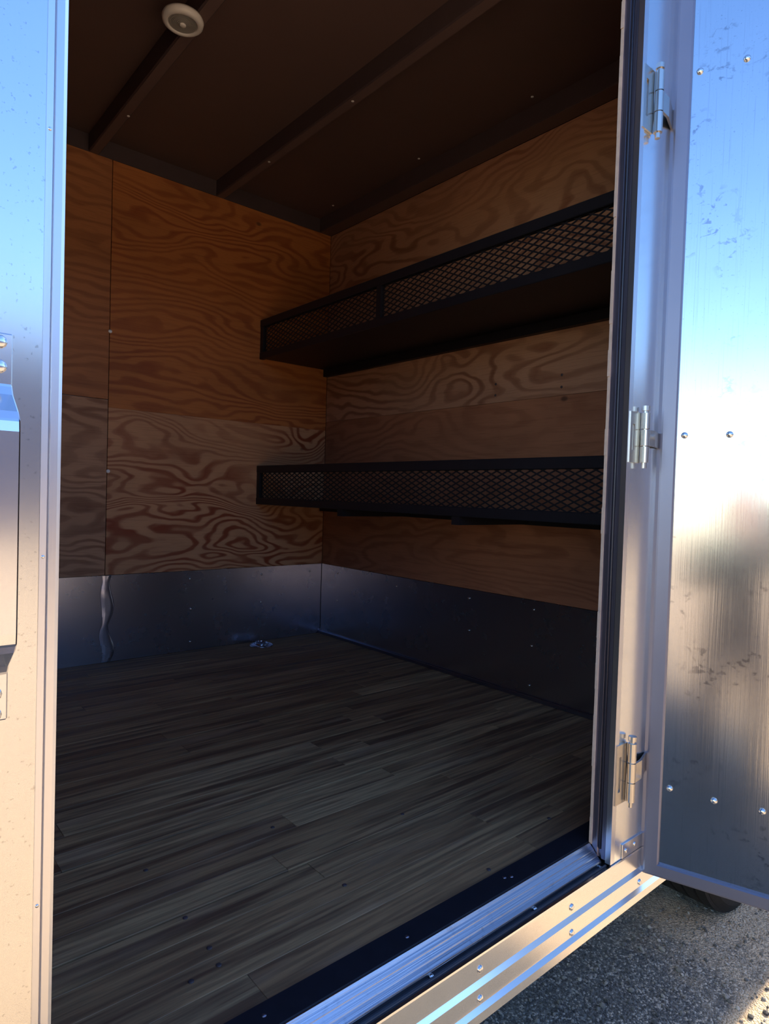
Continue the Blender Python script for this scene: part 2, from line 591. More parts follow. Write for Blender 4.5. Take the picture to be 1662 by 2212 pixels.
G = 0.0015
panel(wb, M['ply_back_hi'], SEAM + G, XR - 0.001, YB, YB + 0.010, JOINT - 0.0298, HZ)
panel(wb, M['ply_back_lo'], SEAM + G, XR - 0.001, YB, YB + 0.010, KICK, JOINT - 0.0301)
panel(wb, M['ply_back_side_hi'], -0.42, SEAM - G, YB - 0.0005, YB + 0.010, JOINT + G, HZ)
panel(wb, M['ply_back_side_lo'], -0.42, SEAM - G, YB - 0.0005, YB + 0.010, KICK, JOINT - G)
panel(wb, M['ply_back_side_hi'], XL, -0.423, YB, YB + 0.010, JOINT + G, HZ)
panel(wb, M['ply_back_side_lo'], XL, -0.423, YB, YB + 0.010, KICK, JOINT - G)


def kick_sheet(parent, a, b, fixed, axis, z0, z1, thick, wob, seed, nx=24):
    rr = random.Random(seed)
    ph = [rr.uniform(0, 6) for _ in range(4)]
    bm_ = MB()
    nz = 6
    grid = []
    for i in range(nx + 1):
        rowv = []
        for j in range(nz + 1):
            t = a + (b - a) * i / nx
            z = z0 + (z1 - z0) * j / nz
            d = wob * (0.6 * sin(t * 5.1 + ph[0] + z * 4) + 0.4 * sin(t * 11.3 + ph[1]) * sin(z * 9 + ph[2]))
            if axis == 'x':
                co = (t, fixed - thick + d, z)
            else:
                co = (fixed - thick + d, t, z)
            rowv.append(bm_.bm.verts.new(co))
        grid.append(rowv)
    fs = []
    for i in range(nx):
        for j in range(nz):
            fs.append(bm_.bm.faces.new((grid[i][j], grid[i + 1][j], grid[i + 1][j + 1], grid[i][j + 1])))
    bmesh.ops.recalc_face_normals(bm_.bm, faces=bm_.bm.faces)
    geo = bmesh.ops.extrude_face_region(bm_.bm, geom=fs)
    for v in [g for g in geo['geom'] if isinstance(g, bmesh.types.BMVert)]:
        if axis == 'x':
            v.co.y = fixed + 0.006
        else:
            v.co.x = fixed + 0.006
    o_ = bm_.build('kick_plate', M['kick'], parent)
    for p in o_.data.polygons:
        p.use_smooth = True
    fn = {}
    for p in o_.data.polygons:
        for k in p.edge_keys:
            fn.setdefault(k, []).append(p.normal.copy())
    for e in o_.data.edges:
        ns = fn.get(tuple(sorted(e.vertices)), [])
        if len(ns) == 2 and ns[0].dot(ns[1]) < 0.7:
            e.use_edge_sharp = True
    return o_


kick_sheet(wb, SEAM + 0.004, XR - 0.006, YB, 'x', 0.001, KICK - 0.001, 0.004, 0.0012, 3)
kick_sheet(wb, -0.42, SEAM + 0.020, YB, 'x', 0.001, KICK - 0.001, 0.0055, 0.0012, 5)
kick_sheet(wb, XL, -0.424, YB, 'x', 0.001, KICK - 0.001, 0.004, 0.0012, 6)
# buckled lap where two kick plates meet
m = MB()
rows = []
for j in range(15):
    z = 0.002 + (KICK - 0.004) * j / 14
    cx = SEAM + 0.006 + 0.010 * sin(j * 0.9) * (1 - j / 22)
    wv = 0.012 + 0.012 * abs(sin(j * 0.45 + 0.4))
    rows.append([m.bm.verts.new((cx + s * wv, YB - 0.0065 - h * (0.7 + 0.5 * sin(j * 1.3 + s))), ) if False else m.bm.verts.new((cx + s * wv, YB - 0.0066 - h * (0.8 + 0.4 * sin(j * 1.3 + s)), z)) for s, h in ((-1, 0.0), (-0.35, 0.005), (0.3, 0.0015), (0.7, 0.004), (1, 0.0))])
for A, B in zip(rows, rows[1:]):
    for i in range(4):
        m.bm.faces.new((A[i], A[i + 1], B[i + 1], B[i]))
m.build('buckled_lap', M['kick'], wb, smooth=True)
for p in [(0.805, 1.281), (0.807, 0.744)]:
    screw_at('screw', (p[0], YB - 0.001, p[1]), (0, -1, 0), 0.0074, wb, M['whitehead'], 0.5)
for p in [(1.148, 0.306), (1.155, 0.178), (1.155, 0.038), (1.49, 0.306), (1.755, 0.306), (1.49, 0.178), (1.755, 0.178)]:
    screw_at('screw', (p[0], YB - 0.0055, p[1]), (0, -1, 0), 0.0048, wb, M['bolt'], 0.5)

# ------------------------------------------------------------------ right wall
m = MB()
m.box(XR + 0.010, XR + 0.045, YE, YB + 0.01, -0.14, 2.06)
wr = m.build('wall_right', M['skin'])
tag(wr, 'plywood lined end wall behind the two black shelves', 'wall', 'structure')
panel(wr, M['ply_right_hi'], XR, XR + 0.010, YI + 0.002, YB - 0.001, JOINT + 0.0128, HZ)
panel(wr, M['ply_right_lo'], XR, XR + 0.010, YI + 0.002, YB - 0.001, KICK, JOINT + 0.012)
kick_sheet(wr, YI + 0.004, YB - 0.006, XR, 'y', 0.001, KICK - 0.001, 0.004, 0.001, 11, 40)
m = MB()
m.box(XR - 0.016, XR - 0.0055, YI + 0.004, YB - 0.008, 0.0005, 0.012)
m.build('floor_angle', M['jamb'], wr)
for p in [(0.595, 0.309), (0.890, 0.306), (0.599, 0.183), (0.602, 0.046), (0.885, 0.185), (0.30, 0.306), (1.72, 0.306), (1.72, 0.178), (0.30, 0.18), (1.30, 0.30)]:
    screw_at('screw', (XR - 0.0055, p[0], p[1]), (-1, 0, 0), 0.0045, wr, M['bolt'], 0.5)
for p in [(0.80, 1.10), (0.52, 1.06), (0.52, 1.10), (0.80, 1.06)]:
    screw_at('screw', (XR - 0.0006, p[0], p[1]), (-1, 0, 0), 0.0045, wr, M['bow'], 0.3)

# unseen body added past the partition to shade the ground, with the wheel well
m = MB()
m.box(XN - 0.04, XN, YE + 0.004, YB + 0.009, -0.14, 2.06)
m.box(XR + 0.047, 2.62, YE + 0.004, 0.33, 0.115, 0.129)
m.box(XR + 0.047, 2.62, 0.31, 0.33, -0.14, 0.114)
m.box(2.62, 2.638, YE + 0.004, 0.33, -0.14, 0.129)
m.box(XR + 0.047, XN - 0.041, 0.332, YB + 0.009, -0.14, -0.02)
m.box(2.64, XN - 0.041, YE + 0.004, 0.331, -0.14, -0.02)
wn = m.build('wall_nose_added', M['frame_steel'])
tag(wn, 'added nose section and wheel well beyond the end wall, shading the ground', 'wall', 'structure')

# ------------------------------------------------------------------ left end wall (outside the frame)
m = MB()
m.box(XL - 0.04, XL, YE, YB + 0.045, -0.14, 2.06)
wl = m.build('wall_left', M['ply_right_lo'])
tag(wl, 'far end wall of the trailer past the door edge', 'wall', 'structure')

# ------------------------------------------------------------------ front wall with the doorway
wf = empty('wall_front', (0, 0, 0))
tag(wf, 'bare aluminium outer wall around the open doorway', 'wall', 'structure')
m = MB()
m.box(XL - 0.04, XO0 - 0.016, YE, YE + 0.003, -0.028, 2.06)
m.build('skin_panel', M['skin'], wf)
m = MB()
m.box(XO1 + 0.004, XR + 0.045, YE, YE + 0.003, -0.026, 2.06)
m.box(XR + 0.0455, XN, YE, YE + 0.003, 0.13, 2.06)  # skin of the added nose, keeps sun off the ground
m.box(2.64, XN, YE, YE + 0.003, -0.14, 0.129)
m.build('skin_panel', M['strip'], wf)
m = MB()
m.box(XO0 - 0.016, XO1 + 0.004, YE, YE + 0.003, ZO, 2.06)
m.build('skin_panel', M['skin'], wf)
for a, b, c, d in ((XL, XO0 - 0.002, 0.0, 2.0), (XO1, XR - 0.001, 0.0, 2.0), (XO0 - 0.002, XO1, ZO, 2.0)):
    m = MB()
    m.box(a, b, YI - 0.0044, YI, c, d)
    m.build('plywood_lining', M['ply_edge'], wf)
m = MB()
m.box(XO0 - 0.05, XO0 - 0.004, YE + 0.003, YI - 0.009, -0.02, 2.0)
m.box(XO1 + 0.004, XO1 + 0.06, YE + 0.003, YI - 0.009, -0.02, 2.0)
m.box(XO0 - 0.05, XO1 + 0.06, YE + 0.003, YI - 0.009, ZO + 0.002, ZO + 0.05)
m.build('door_stud', M['jamb'], wf)

# right jamb: raw plywood edge, dark channel with rubber seal, bright edge
t2 = empty('trim_2', (XO1, YE, 0))
tag(t2, 'dark jamb channel with seal on the hinge side', 'trim', 'structure')
m = MB()
for i in range(36):       # ragged saw-cut edge
    z0 = 0.004 + i * 0.0515
    dx = random.uniform(-0.0022, 0.0006)
    m.box(XO1 - 0.003 + dx, XO1 + 0.002, YI - 0.0045, YI + 0.001, z0, z0 + 0.0515)
m.build('plywood_edge', M['ply_edge'], t2)
m = MB()
m.prism([(XO1 + 0.004, YI - 0.0047), (XO1 - 0.001, YI - 0.0047), (XO1 - 0.001, YI - 0.016), (XO1 + 0.003, YI - 0.019), (XO1 + 0.003, YI - 0.024),
         (XO1 - 0.002, YI - 0.026), (XO1 - 0.002, YE + 0.010), (XO1 + 0.004, YE + 0.009)], -0.018, ZO, 'z')
m.build('jamb_channel', M['jamb'], t2)
m = MB()
m.tube([(XO1 + 0.0005, YI - 0.0215, z) for z in (0.0, 0.5, 1.0, 1.5, ZO - 0.002)], 0.0035, 8)
m.build('bulb_seal', M['seal'], t2, smooth=True)
m = MB()
m.prism([(XO1 + 0.004, YE + 0.009), (XO1 - 0.003, YE + 0.009), (XO1 - 0.003, YE - 0.0025), (XO1 + 0.012, YE - 0.0025), (XO1 + 0.012, YE - 0.0002), (XO1 + 0.004, YE - 0.0002)], -0.022, ZO, 'z')
m.build('edge_strip', M['edge'], t2)
m = MB()
m.box(1.198, 1.290, YE - 0.003, YE - 0.0001, -0.025, 0.004, bev=0.0008)
br = m.build('corner_bracket', M['rail'], t2)
for px, pz in [(1.212, -0.012), (1.246, -0.010)]:
    screw_at('screw', (px, YE - 0.0032, pz), (0, -1, 0), 0.0048, br, M['bolt'], 0.4)

# left jamb edge trim
t3 = empty('trim_3', (XO0, YE, 0))
tag(t3, 'bright folded edge trim on the latch side of the doorway', 'trim', 'structure')
m = MB()
m.prism([(XO0 - 0.016, YE + 0.002), (XO0 - 0.016, YE - 0.0012), (XO0 - 0.0105, YE - 0.0012), (XO0 - 0.0098, YE - 0.0002), (XO0 - 0.009, YE - 0.003), (XO0 - 0.003, YE - 0.0042), (XO0, YE - 0.003),
         (XO0, YE + 0.020), (XO0 - 0.004, YE + 0.020), (XO0 - 0.004, YE + 0.002)], -0.022, ZO, 'z')
m.build('edge_strip', M['edge'], t3)
m = MB()
m.box(XO0 - 0.004, XO0 - 0.0005, YE + 0.020, YI, -0.018, ZO)
m.build('jamb_channel', M['seal'], t3)
for z in (0.30, -0.0, 0.62, 1.0):
    screw_at('rivet', (XO0 - 0.013, YE - 0.0013, z), (0, -1, 0), 0.0016, t3, M['bolt'], 0.5)

# ------------------------------------------------------------------ sill and bottom rail
t1 = empty('trim_1', (0, YE, 0))
tag(t1, 'metal door sill with black strip and stepped bottom rail', 'trim', 'structure')
m = MB()
m.prism([(0.003, -0.030), (0.003, 0.0025), (0.0015, 0.0040), (-0.0425, 0.0040), (-0.0445, 0.0020), (-0.0445, -0.030)], XO0 - 0.1, XR - 0.001)
m.build('rubber_strip', M['rubber'], t1)
m = MB()
m.prism([(-0.0450, -0.040), (-0.0450, 0.0030), (-0.0470, 0.0032), (-0.0500, -0.0012), (-0.0560, -0.0068), (-0.0566, -0.0082), (-0.0640, -0.0150), (-0.0648, -0.0166), (-0.0725, -0.0222), (-0.0735, -0.0250), (-0.0735, -0.040)],
        XO0 + 0.001, XO1 - 0.003)
m.build('threshold', M['sill'], t1)
m = MB()
m.prism([(-0.0737, -0.040), (-0.0737, -0.0300), (-0.0795, -0.0305), (-0.0800, -0.0270), (-0.0812, -0.0248), (-0.0830, -0.0240), (-0.0845, -0.0250), (-0.0852, -0.0275), (-0.0862, -0.0280), (-0.0862, -0.040)],
        XO0 + 0.001, XO1 - 0.003)
m.build('door_seal', M['seal'], t1)
m = MB()
m.prism([(-0.0865, -0.124), (-0.0865, -0.0270), (-0.0925, -0.0268), (-0.0930, -0.0300), (-0.0930, -0.0660), (-0.0985, -0.0735), (-0.0985, -0.1020), (-0.1045, -0.1085), (-0.1045, -0.1240)],
        XL - 0.04, XR + 0.045)
rail = m.build('bottom_rail', M['rail'], t1)
for px, zz, yy in [(1.023, -0.052, -0.093), (1.018, -0.094, -0.0985), (0.772, -0.050, -0.093), (0.768, -0.092, -0.0985), (1.262, -0.092, -0.0985), (0.520, -0.050, -0.093), (0.516, -0.092, -0.0985), (1.48, -0.052, -0.093)]:
    b = screw_at('rail_bolt', (px, yy, zz), (0, -1, 0), 0.0062, rail, M['bolt'], 0.55)
for px, py in [(0.935, -0.0762), (0.681, -0.0762), (0.43, -0.0762)]:
    screw_at('sill_screw', (px, py, -0.0280), (0, -0.4, 1), 0.0042, t1, M['bolt'], 0.6)
for px, py in [(0.678, -0.024), (0.430, -0.019), (0.934, -0.024), (0.922, -0.018)]:
    screw_at('strip_screw', (px, py, 0.0041), (0, 0, 1), 0.0036, t1, M['jamb'], 0.5)
screw_at('sill_screw', (1.147, -0.0765, -0.0298), (0, 0, 1), 0.004, t1, M['bolt'], 0.6)

# ------------------------------------------------------------------ ceiling
m = MB()
m.box(XL, XR + 0.04, YE + 0.005, YB + 0.04, ZC + 0.008, 2.055)
ceil = m.build('ceiling', M['bow'])
tag(ceil, 'dark brown ceiling boards between steel roof bows', 'ceiling', 'structure')
BX = [1.245 - 0.512 * i for i in range(6)]
edges = [XR] + BX + [XL]
for a, b in zip(edges[1:], edges):
    m = MB()
    m.box(a + 0.001, b - 0.001, YI, YB, ZC, ZC + 0.0075)
    m.build('ceiling_board', M['ceil'], ceil)
for bx_ in BX + [XR - 0.034]:
    wd = 0.019 if bx_ < 1.5 else 0.0335
    m = MB()
    m.prism([(bx_ - wd, ZC - 0.0005), (bx_ - wd, HZ + 0.003), (bx_ - wd + 0.003, HZ), (bx_ + wd - 0.003, HZ), (bx_ + wd, HZ + 0.003), (bx_ + wd, ZC - 0.0005)], YI, YB - 0.002, 'y')
    rb = m.build('roof_bow', M['bow'], ceil)
    m = MB()
    m.box(bx_ - wd + 0.004, bx_ + wd - 0.004, YI + 0.001, YB - 0.003, HZ - 0.0012, HZ - 0.0001)
    m.build('underside_strip', M['bowface'], rb)  # lighter underside set against the sides' painted shade
m = MB()
m.box(XL, XR, YB - 0.001, YB + 0.009, HZ + 0.0006, ZC - 0.0005)
m.build('top_rail', M['bow'], ceil)
for p in [(1.243, 0.935, HZ - 0.0013), (1.243, 1.45, HZ - 0.0013), (1.72, 1.135, ZC - 0.0002), (1.72, 1.70, ZC - 0.0002), (1.72, 0.60, ZC - 0.0002), (0.745, 1.52, HZ - 0.0013)]:
    screw_at('screw', p, (0, 0, -1), 0.0050, ceil, M['white'], 0.5)

m = MB()
m.box(XL - 0.05, XN + 0.05, YE - 0.004, YB + 0.055, 2.062, 2.10, bev=0.01)
rf = m.build('roof', M['roof'])
tag(rf, 'thin flat trailer roof over the cargo room', 'roof', 'structure')


# ------------------------------------------------------------------ shelves
def clip_line(c, s, y0, y1, z0, z1):
    """line z = s*y + c clipped to a rectangle"""
    pts = []
    ya, yb = y0, y1
    za, zb = s * ya + c, s * yb + c
    if abs(s) < 1e-9:
        return None
    ta, tb = (z0 - c) / s, (z1 - c) / s
    lo, hi = min(ta, tb), max(ta, tb)
    a, b = max(y0, lo), min(y1, hi)
    if b - a < 0.002:
        return None
    return (a, s * a + c, b, s * b + c)


def shelf(zt, zbot, label, posts, bars):
    xf = 1.452
    yA, yB_ = YI + 0.004, YB - 0.001
    s = empty('wall_shelf', (XR, (yA + yB_) / 2, zbot))
    tag(s, label, 'shelf', group='black steel wall shelves')
    bk = M['black']
    m_ = MB(); m_.box(xf, xf + 0.022, yA, yB_, zt - 0.032, zt, bev=0.002); m_.build('top_rail', bk, s)
    m_ = MB(); m_.box(xf, xf + 0.022, yA, yB_, zbot, zbot + 0.030, bev=0.002); m_.build('bottom_rail', bk, s)
    for yy in posts:
        m_ = MB(); m_.box(xf + 0.002, xf + 0.020, yy - 0.012, yy + 0.012, zbot + 0.0295, zt - 0.0315); m_.build('post', bk, s)
    m_ = MB(); m_.box(xf + 0.0205, XR - 0.0006, yA, yB_, zbot + 0.006, zbot + 0.018); m_.build('shelf_board', bk, s)
    m_ = MB(); m_.box(XR - 0.024, XR - 0.0004, yA, yB_, zbot - 0.028, zbot + 0.0055); m_.build('wall_ledger', bk, s)
    for yy in bars:
        m_ = MB(); m_.box(xf + 0.003, XR - 0.0245, yy - 0.016, yy + 0.016, zbot - 0.026, zbot - 0.0003); cbo = m_.build('cross_bar', bk, s)
        m_ = MB(); m_.box(xf + 0.0225, xf + 0.03, yy - 0.012, yy + 0.012, zbot - 0.001, zbot + 0.0055); m_.build('bar_tab', bk, cbo)
    # expanded metal lip: two families of flat strands
    m_ = MB()
    z0, z1 = zbot + 0.028, zt - 0.030
    lw, sh = 0.040, 0.0185
    sl = sh / lw
    for sg in (1, -1):
        cmin = z0 - sg * sl * (yB_ if sg > 0 else yA)
        k = 0
        vals = []
        lo = min(z0 - sl * yB_, z0 + sl * yA)
        hi = max(z1 - sl * yA, z1 + sl * yB_)
        c = lo - sh
        c = math.floor(lo / sh) * sh
        while c < hi + sh:
            q = clip_line(c + z0 % sh, sg * sl, yA, yB_, z0, z1)
            if q:
                a, za, b, zb = q
                d = Vector((0, b - a, zb - za)).normalized()
                nn = Vector((0, -d.z, d.y)) * 0.0021
                x0 = xf + (0.010 if sg > 0 else 0.0105)
                vs_ = []
                for xx in (x0, x0 + 0.0018):
                    for (yy, zz, f) in ((a, za, 1), (a, za, -1), (b, zb, -1), (b, zb, 1)):
                        vs_.append(m_.bm.verts.new(Vector((xx, yy, zz)) + nn * f))
                for f in ((0, 1, 2, 3), (7, 6, 5, 4), (0, 4, 5, 1), (1, 5, 6, 2), (2, 6, 7, 3), (3, 7, 4, 0)):
                    m_.bm.faces.new([vs_[i] for i in f])
            c += sh
    m_.build('expanded_mesh', bk, s, kind='stuff')
    return s


shelf(1.452, 1.277, 'upper black steel shelf with mesh lip, underside showing, near the ceiling', (YB - 0.014, 1.033, YI + 0.02), ())
shelf(0.800, 0.626, 'lower black steel shelf with diamond mesh lip at the middle of the end wall', (YB - 0.014, YI + 0.02), (1.225, 0.63))

# ------------------------------------------------------------------ dome light
LX, LY = 0.694, 0.958
cl = empty('ceiling_light', (LX, LY, HZ - 0.0014))
tag(cl, 'round white dome light with grey lens on the roof bow', 'light')
m = MB()
m.lathe([(0.051, 0.0), (0.0535, -0.006), (0.052, -0.014), (0.047, -0.0185), (0.0395, -0.0195), (0.0370, -0.017), (0.0370, -0.010), (0.0, -0.010)], (LX, LY, HZ - 0.0014), n=48)
m.build('rim', M['white'], cl, smooth=True)
m = MB()
pr = [(0.0365, -0.0105)]
for i in range(8):
    r0 = 0.036 - i * 0.0038
    pr += [(r0, -0.0165 - 0.0004 * i), (r0 - 0.0028, -0.0165 - 0.0004 * i), (r0 - 0.0034, -0.0148 - 0.0004 * i)]
pr.append((0, -0.018))
m.lathe(pr, (LX, LY, HZ - 0.0014), n=40)
lens_o = m.build('lens', M['lens'], cl)
m = MB()
m.lathe([(0.0085, -0.0165), (0.0085, -0.021), (0.006, -0.0235), (0, -0.024)], (LX, LY, HZ - 0.0014), n=20)
m.build('push_button', M['white'], lens_o, smooth=True)

# ------------------------------------------------------------------ tie-down ring in the floor
TX, TY = 1.452, 1.775
td = empty('tie_down_ring', (TX, TY, 0))
tag(td, 'round zinc tie-down ring plate on the floor near the back corner', 'ring')
m = MB()
m.lathe([(0.052, 0.0006), (0.052, 0.003), (0.049, 0.005), (0.041, 0.0052), (0.034, 0.0022), (0, 0.0012)], (TX, TY, 0), n=28)
dish_o = m.build('dish', M['kick'], td, smooth=True)
m = MB()
m.tube([(TX + 0.026 * cos(a), TY + 0.026 * sin(a), 0.010 + 0.004 * sin(a)) for a in [2 * pi * i / 20 for i in range(20)]], 0.0045, 8, closed=True)
m.build('ring', M['handle'], td, smooth=True)
m = MB()
m.strap([(TX - 0.012, TY - 0.026, 0.003), (TX - 0.010, TY - 0.026, 0.012), (TX, TY - 0.026, 0.017), (TX + 0.010, TY - 0.026, 0.012), (TX + 0.012, TY - 0.026, 0.003)], (0, 1, 0), 0.014, 0.002)
m.build('clip', M['handle'], td)
for a in (0.8, 2.4, 3.9, 5.5):
    screw_at('screw', (TX + 0.045 * cos(a), TY + 0.045 * sin(a), 0.0052), (0, 0, 1), 0.0045, dish_o, M['bolt'], 0.5)

# ------------------------------------------------------------------ grab handle on the outer skin, left
GX, GW = 0.0955, 0.044
gh = empty('grab_handle', (GX, YE, 0.476))
tag(gh, 'flat steel grab handle bolted to the outer skin left of the doorway', 'handle')
m = MB()
yo = -0.0017
pts = [(0, yo, 0.814), (0, yo, 0.785), (0, yo, 0.769), (0, yo - 0.006, 0.760), (0, -0.030, 0.744), (0, -0.036, 0.737), (0, -0.037, 0.728), (0, -0.037, 0.64), (0, -0.037, 0.560), (0, -0.036, 0.551), (0, -0.030, 0.544),
       (0, yo - 0.006, 0.528), (0, yo, 0.520), (0, yo, 0.505), (0, yo, 0.478)]
m.strap([(GX, YE + p[1], p[2]) for p in pts], (1, 0, 0), GW, 0.003)
bar = m.build('bar', M['handle'], gh)
bar.modifiers.new('bevel', 'BEVEL').width = 0.0012
for z in (0.806, 0.785, 0.502, 0.484):
    screw_at('bolt', (GX + 0.0118, YE - 0.0034, z), (0, -1, 0), 0.0058, bar, M['bolt'], 0.5)

# ------------------------------------------------------------------ door (open, inner face towards the viewer)
HX, HY = 1.275, -0.100
door = empty('door_1', (HX, HY, 0), TH)
tag(door, 'open aluminium side door with grey frame and dome bolts', 'door', 'structure')
S0, S1, Z0, Z1, TK = -0.012, 0.905, -0.080, 1.845, 0.034
FW = 0.030


def dpart(name, mat, fn, parent=None, **kw):
    mm = MB()
    fn(mm)
    return mm.build(name, mat, parent or door, local=True, **kw)


def member(prof, mode):
    """mitred frame member; prof = (offset from outer edge, depth)"""
    mm = MB()
    rings = {'left': [], 'right': [], 'top': [], 'bottom': []}
    A, B = [], []
    for d, t in prof:
        if mode == 'left':
            a, b = (S0 + d, t, Z0 + d), (S0 + d, t, Z1 - d)
        elif mode == 'right':
            a, b = (S1 - d, t, Z0 + d), (S1 - d, t, Z1 - d)
        elif mode == 'bottom':
            a, b = (S0 + d, t, Z0 + d), (S1 - d, t, Z0 + d)
        else:
            a, b = (S0 + d, t, Z1 - d), (S1 - d, t, Z1 - d)
        A.append(mm.bm.verts.new(a))
        B.append(mm.bm.verts.new(b))
    k = len(prof)
    for i in range(k):
        mm.bm.faces.new((A[i], A[(i + 1) % k], B[(i + 1) % k], B[i]))
    mm.bm.faces.new(A[::-1])
    mm.bm.faces.new(B)
    return mm


FPROF = [(0.0, TK), (0.0, 0.010), (0.002, 0.006), (0.010, 0.001), (0.0135, 0.0), (0.036, 0.0), (0.039, 0.003), (0.039, 0.012), (0.039, TK)]
for md in ('left', 'right', 'top', 'bottom'):
    pf = FPROF if md in ('left', 'right') else [(0.0, TK), (0.0, 0.006), (0.003, 0.001), (0.006, 0.0), (0.026, 0.0), (0.0285, 0.003), (0.0285, 0.012), (0.0285, TK)]
    mm = MB()
    # mitres use each member's own width on its own axis
    A, B = [], []
    wv, wh = 0.039, 0.0285
    for d, t in pf:
        if md in ('left', 'right'):
            e = d * wh / wv
            xx = S0 + d if md == 'left' else S1 - d
            a, b = (xx, t, Z0 + e), (xx, t, Z1 - e)
        else:
            e = d * wv / wh
            zz = Z0 + d if md == 'bottom' else Z1 - d
            a, b = (S0 + e, t, zz), (S1 - e, t, zz)
        A.append(mm.bm.verts.new(a))
        B.append(mm.bm.verts.new(b))
    k = len(pf)
    for i in range(k):
        mm.bm.faces.new((A[i], A[(i + 1) % k], B[(i + 1) % k], B[i]))
    mm.bm.faces.new(A[::-1])
    mm.bm.faces.new(B)
    mm.build('door_frame', M['frame'], door, local=True)
dpart('door_panel', M['door'], lambda q: q.box(S0 + 0.0385, S1 - 0.0385, 0.008, TK - 0.002, Z0 + 0.028, Z1 - 0.028))
for s_, z_ in [(0.041, 1.540), (0.122, 1.539), (0.041, 0.823), (0.121, 0.823), (0.041, 0.107), (0.122, 0.104), (0.204, 0.106),
               (0.204, 1.539), (0.204, 0.823), (0.86, 1.539), (0.86, 0.106), (0.86, 0.823)]:
    mm = MB()
    mm.lathe([(0.0064, 0.0), (0.0064, 0.0012), (0.0050, 0.0036), (0.0028, 0.0048), (0.0, 0.0050)], (0, 0, 0), n=14)
    mm.bm.transform(Matrix.Translation((s_, 0.0079, z_)) @ Matrix.Rotation(R_(90), 4, 'X'))
    mm.build('door_bolt', M['bolt'], door, local=True, smooth=True)

# hinges: pin in the knuckle, one leaf on the jamb, one strap to the door
for zc, hl, turn in ((1.457, 0.118, 0), (0.812, 0.098, 1), (0.152, 0.118, 2)):
    PX, PY = 1.203, YE - 0.012
    m = MB()
    z0, z1 = zc - hl / 2, zc + hl / 2
    m.box(1.160, 1.168, YE - 0.0045, YE - 0.0003, z0, z1)
    m.box(1.168, 1.176, YE - 0.0045, YE - 0.0003, z0, z0 + 0.024)
    m.box(1.168, 1.176, YE - 0.0045, YE - 0.0003, z1 - 0.024, z1)
    m.box(1.176, 1.198, YE - 0.0045, YE - 0.0003, z0, z1)
    hg = m.build('hinge', M['chrome'], door)
    m = MB()
    for k in range(3):
        a = z0 + hl * k / 3 + 0.001
        m.cyl((PX, PY, a), (PX, PY, a + hl / 3 - 0.002), 0.0085, 16)
    m.build('knuckle', M['chrome'], hg, smooth=False)
    m = MB()
    m.cyl((PX, PY, z0 - 0.010), (PX, PY, z1 + 0.012), 0.0052, 12)
    m.cyl((PX, PY, z1 + 0.004), (PX, PY, z1 + 0.013), 0.0080, 12)
    m.build('hinge_pin', M['chrome'], hg)
    m = MB()
    zz0, zz1 = z0 + hl / 3 + 0.001, z0 + 2 * hl / 3 - 0.001
    m.prism([(PX + 0.004, PY - 0.0075), (PX + 0.030, PY - 0.0060), (HX + 0.001, HY + 0.006), (HX + 0.002, HY + 0.010), (PX + 0.030, PY - 0.001), (PX + 0.006, PY - 0.003)], zz0, zz1, 'z')
    m.build('hinge_strap', M['chrome'], hg)
    for dz in (-0.3, 0.3):
        screw_at('hinge_bolt', (1.226, YE - 0.0003, zc + dz * hl), (0, -1, 0), 0.0075, hg, M['frame_steel'], 0.9)

# ------------------------------------------------------------------ wheel past the door
WXc, WY0, WY1, WR = 2.230, 0.020, 0.265, 0.335
WZc = ZG + WR
wh_ = empty('wheel', (WXc, (WY0 + WY1) / 2, ZG))
tag(wh_, 'black treaded tyre on the ground behind the bottom of the door', 'wheel')
hw = (WY1 - WY0) / 2
m = MB()
prof = [(0.19, -hw + 0.02), (0.215, -hw + 0.004), (0.27, -hw), (0.305, -hw + 0.008), (WR - 0.010, -hw + 0.022)]
nr = 5
tw = 2 * (hw - 0.024)
for i in range(nr):
    a = -hw + 0.024 + tw * i / nr
    b = a + tw / nr
    prof += [(WR - 0.009, a), (WR, a + 0.004), (WR, b - 0.005), (WR - 0.009, b - 0.001)]
prof += [(WR - 0.010, hw - 0.022), (0.305, hw - 0.008), (0.27, hw), (0.215, hw - 0.004), (0.19, hw - 0.02)]
m.lathe(prof, (WXc, (WY0 + WY1) / 2, WZc), axis='y', n=72)
m.build('tyre', M['tyre'], wh_)
m = MB()
m.lathe([(0.192, -hw + 0.022), (0.186, -hw + 0.012), (0.172, -hw + 0.020), (0.15, -hw + 0.05), (0.09, -hw + 0.045), (0.06, -hw + 0.03), (0.0, -hw + 0.03)], (WXc, (WY0 + WY1) / 2, WZc), axis='y', n=36)
rim_o = m.build('rim', M['rim'], wh_, smooth=True)
for i in range(5):
    a = 2 * pi * i / 5
    screw_at('wheel_nut', (WXc + 0.052 * cos(a), WY0 + 0.032, WZc + 0.052 * sin(a)), (0, -1, 0), 0.011, rim_o, M['chrome'], 1.2)

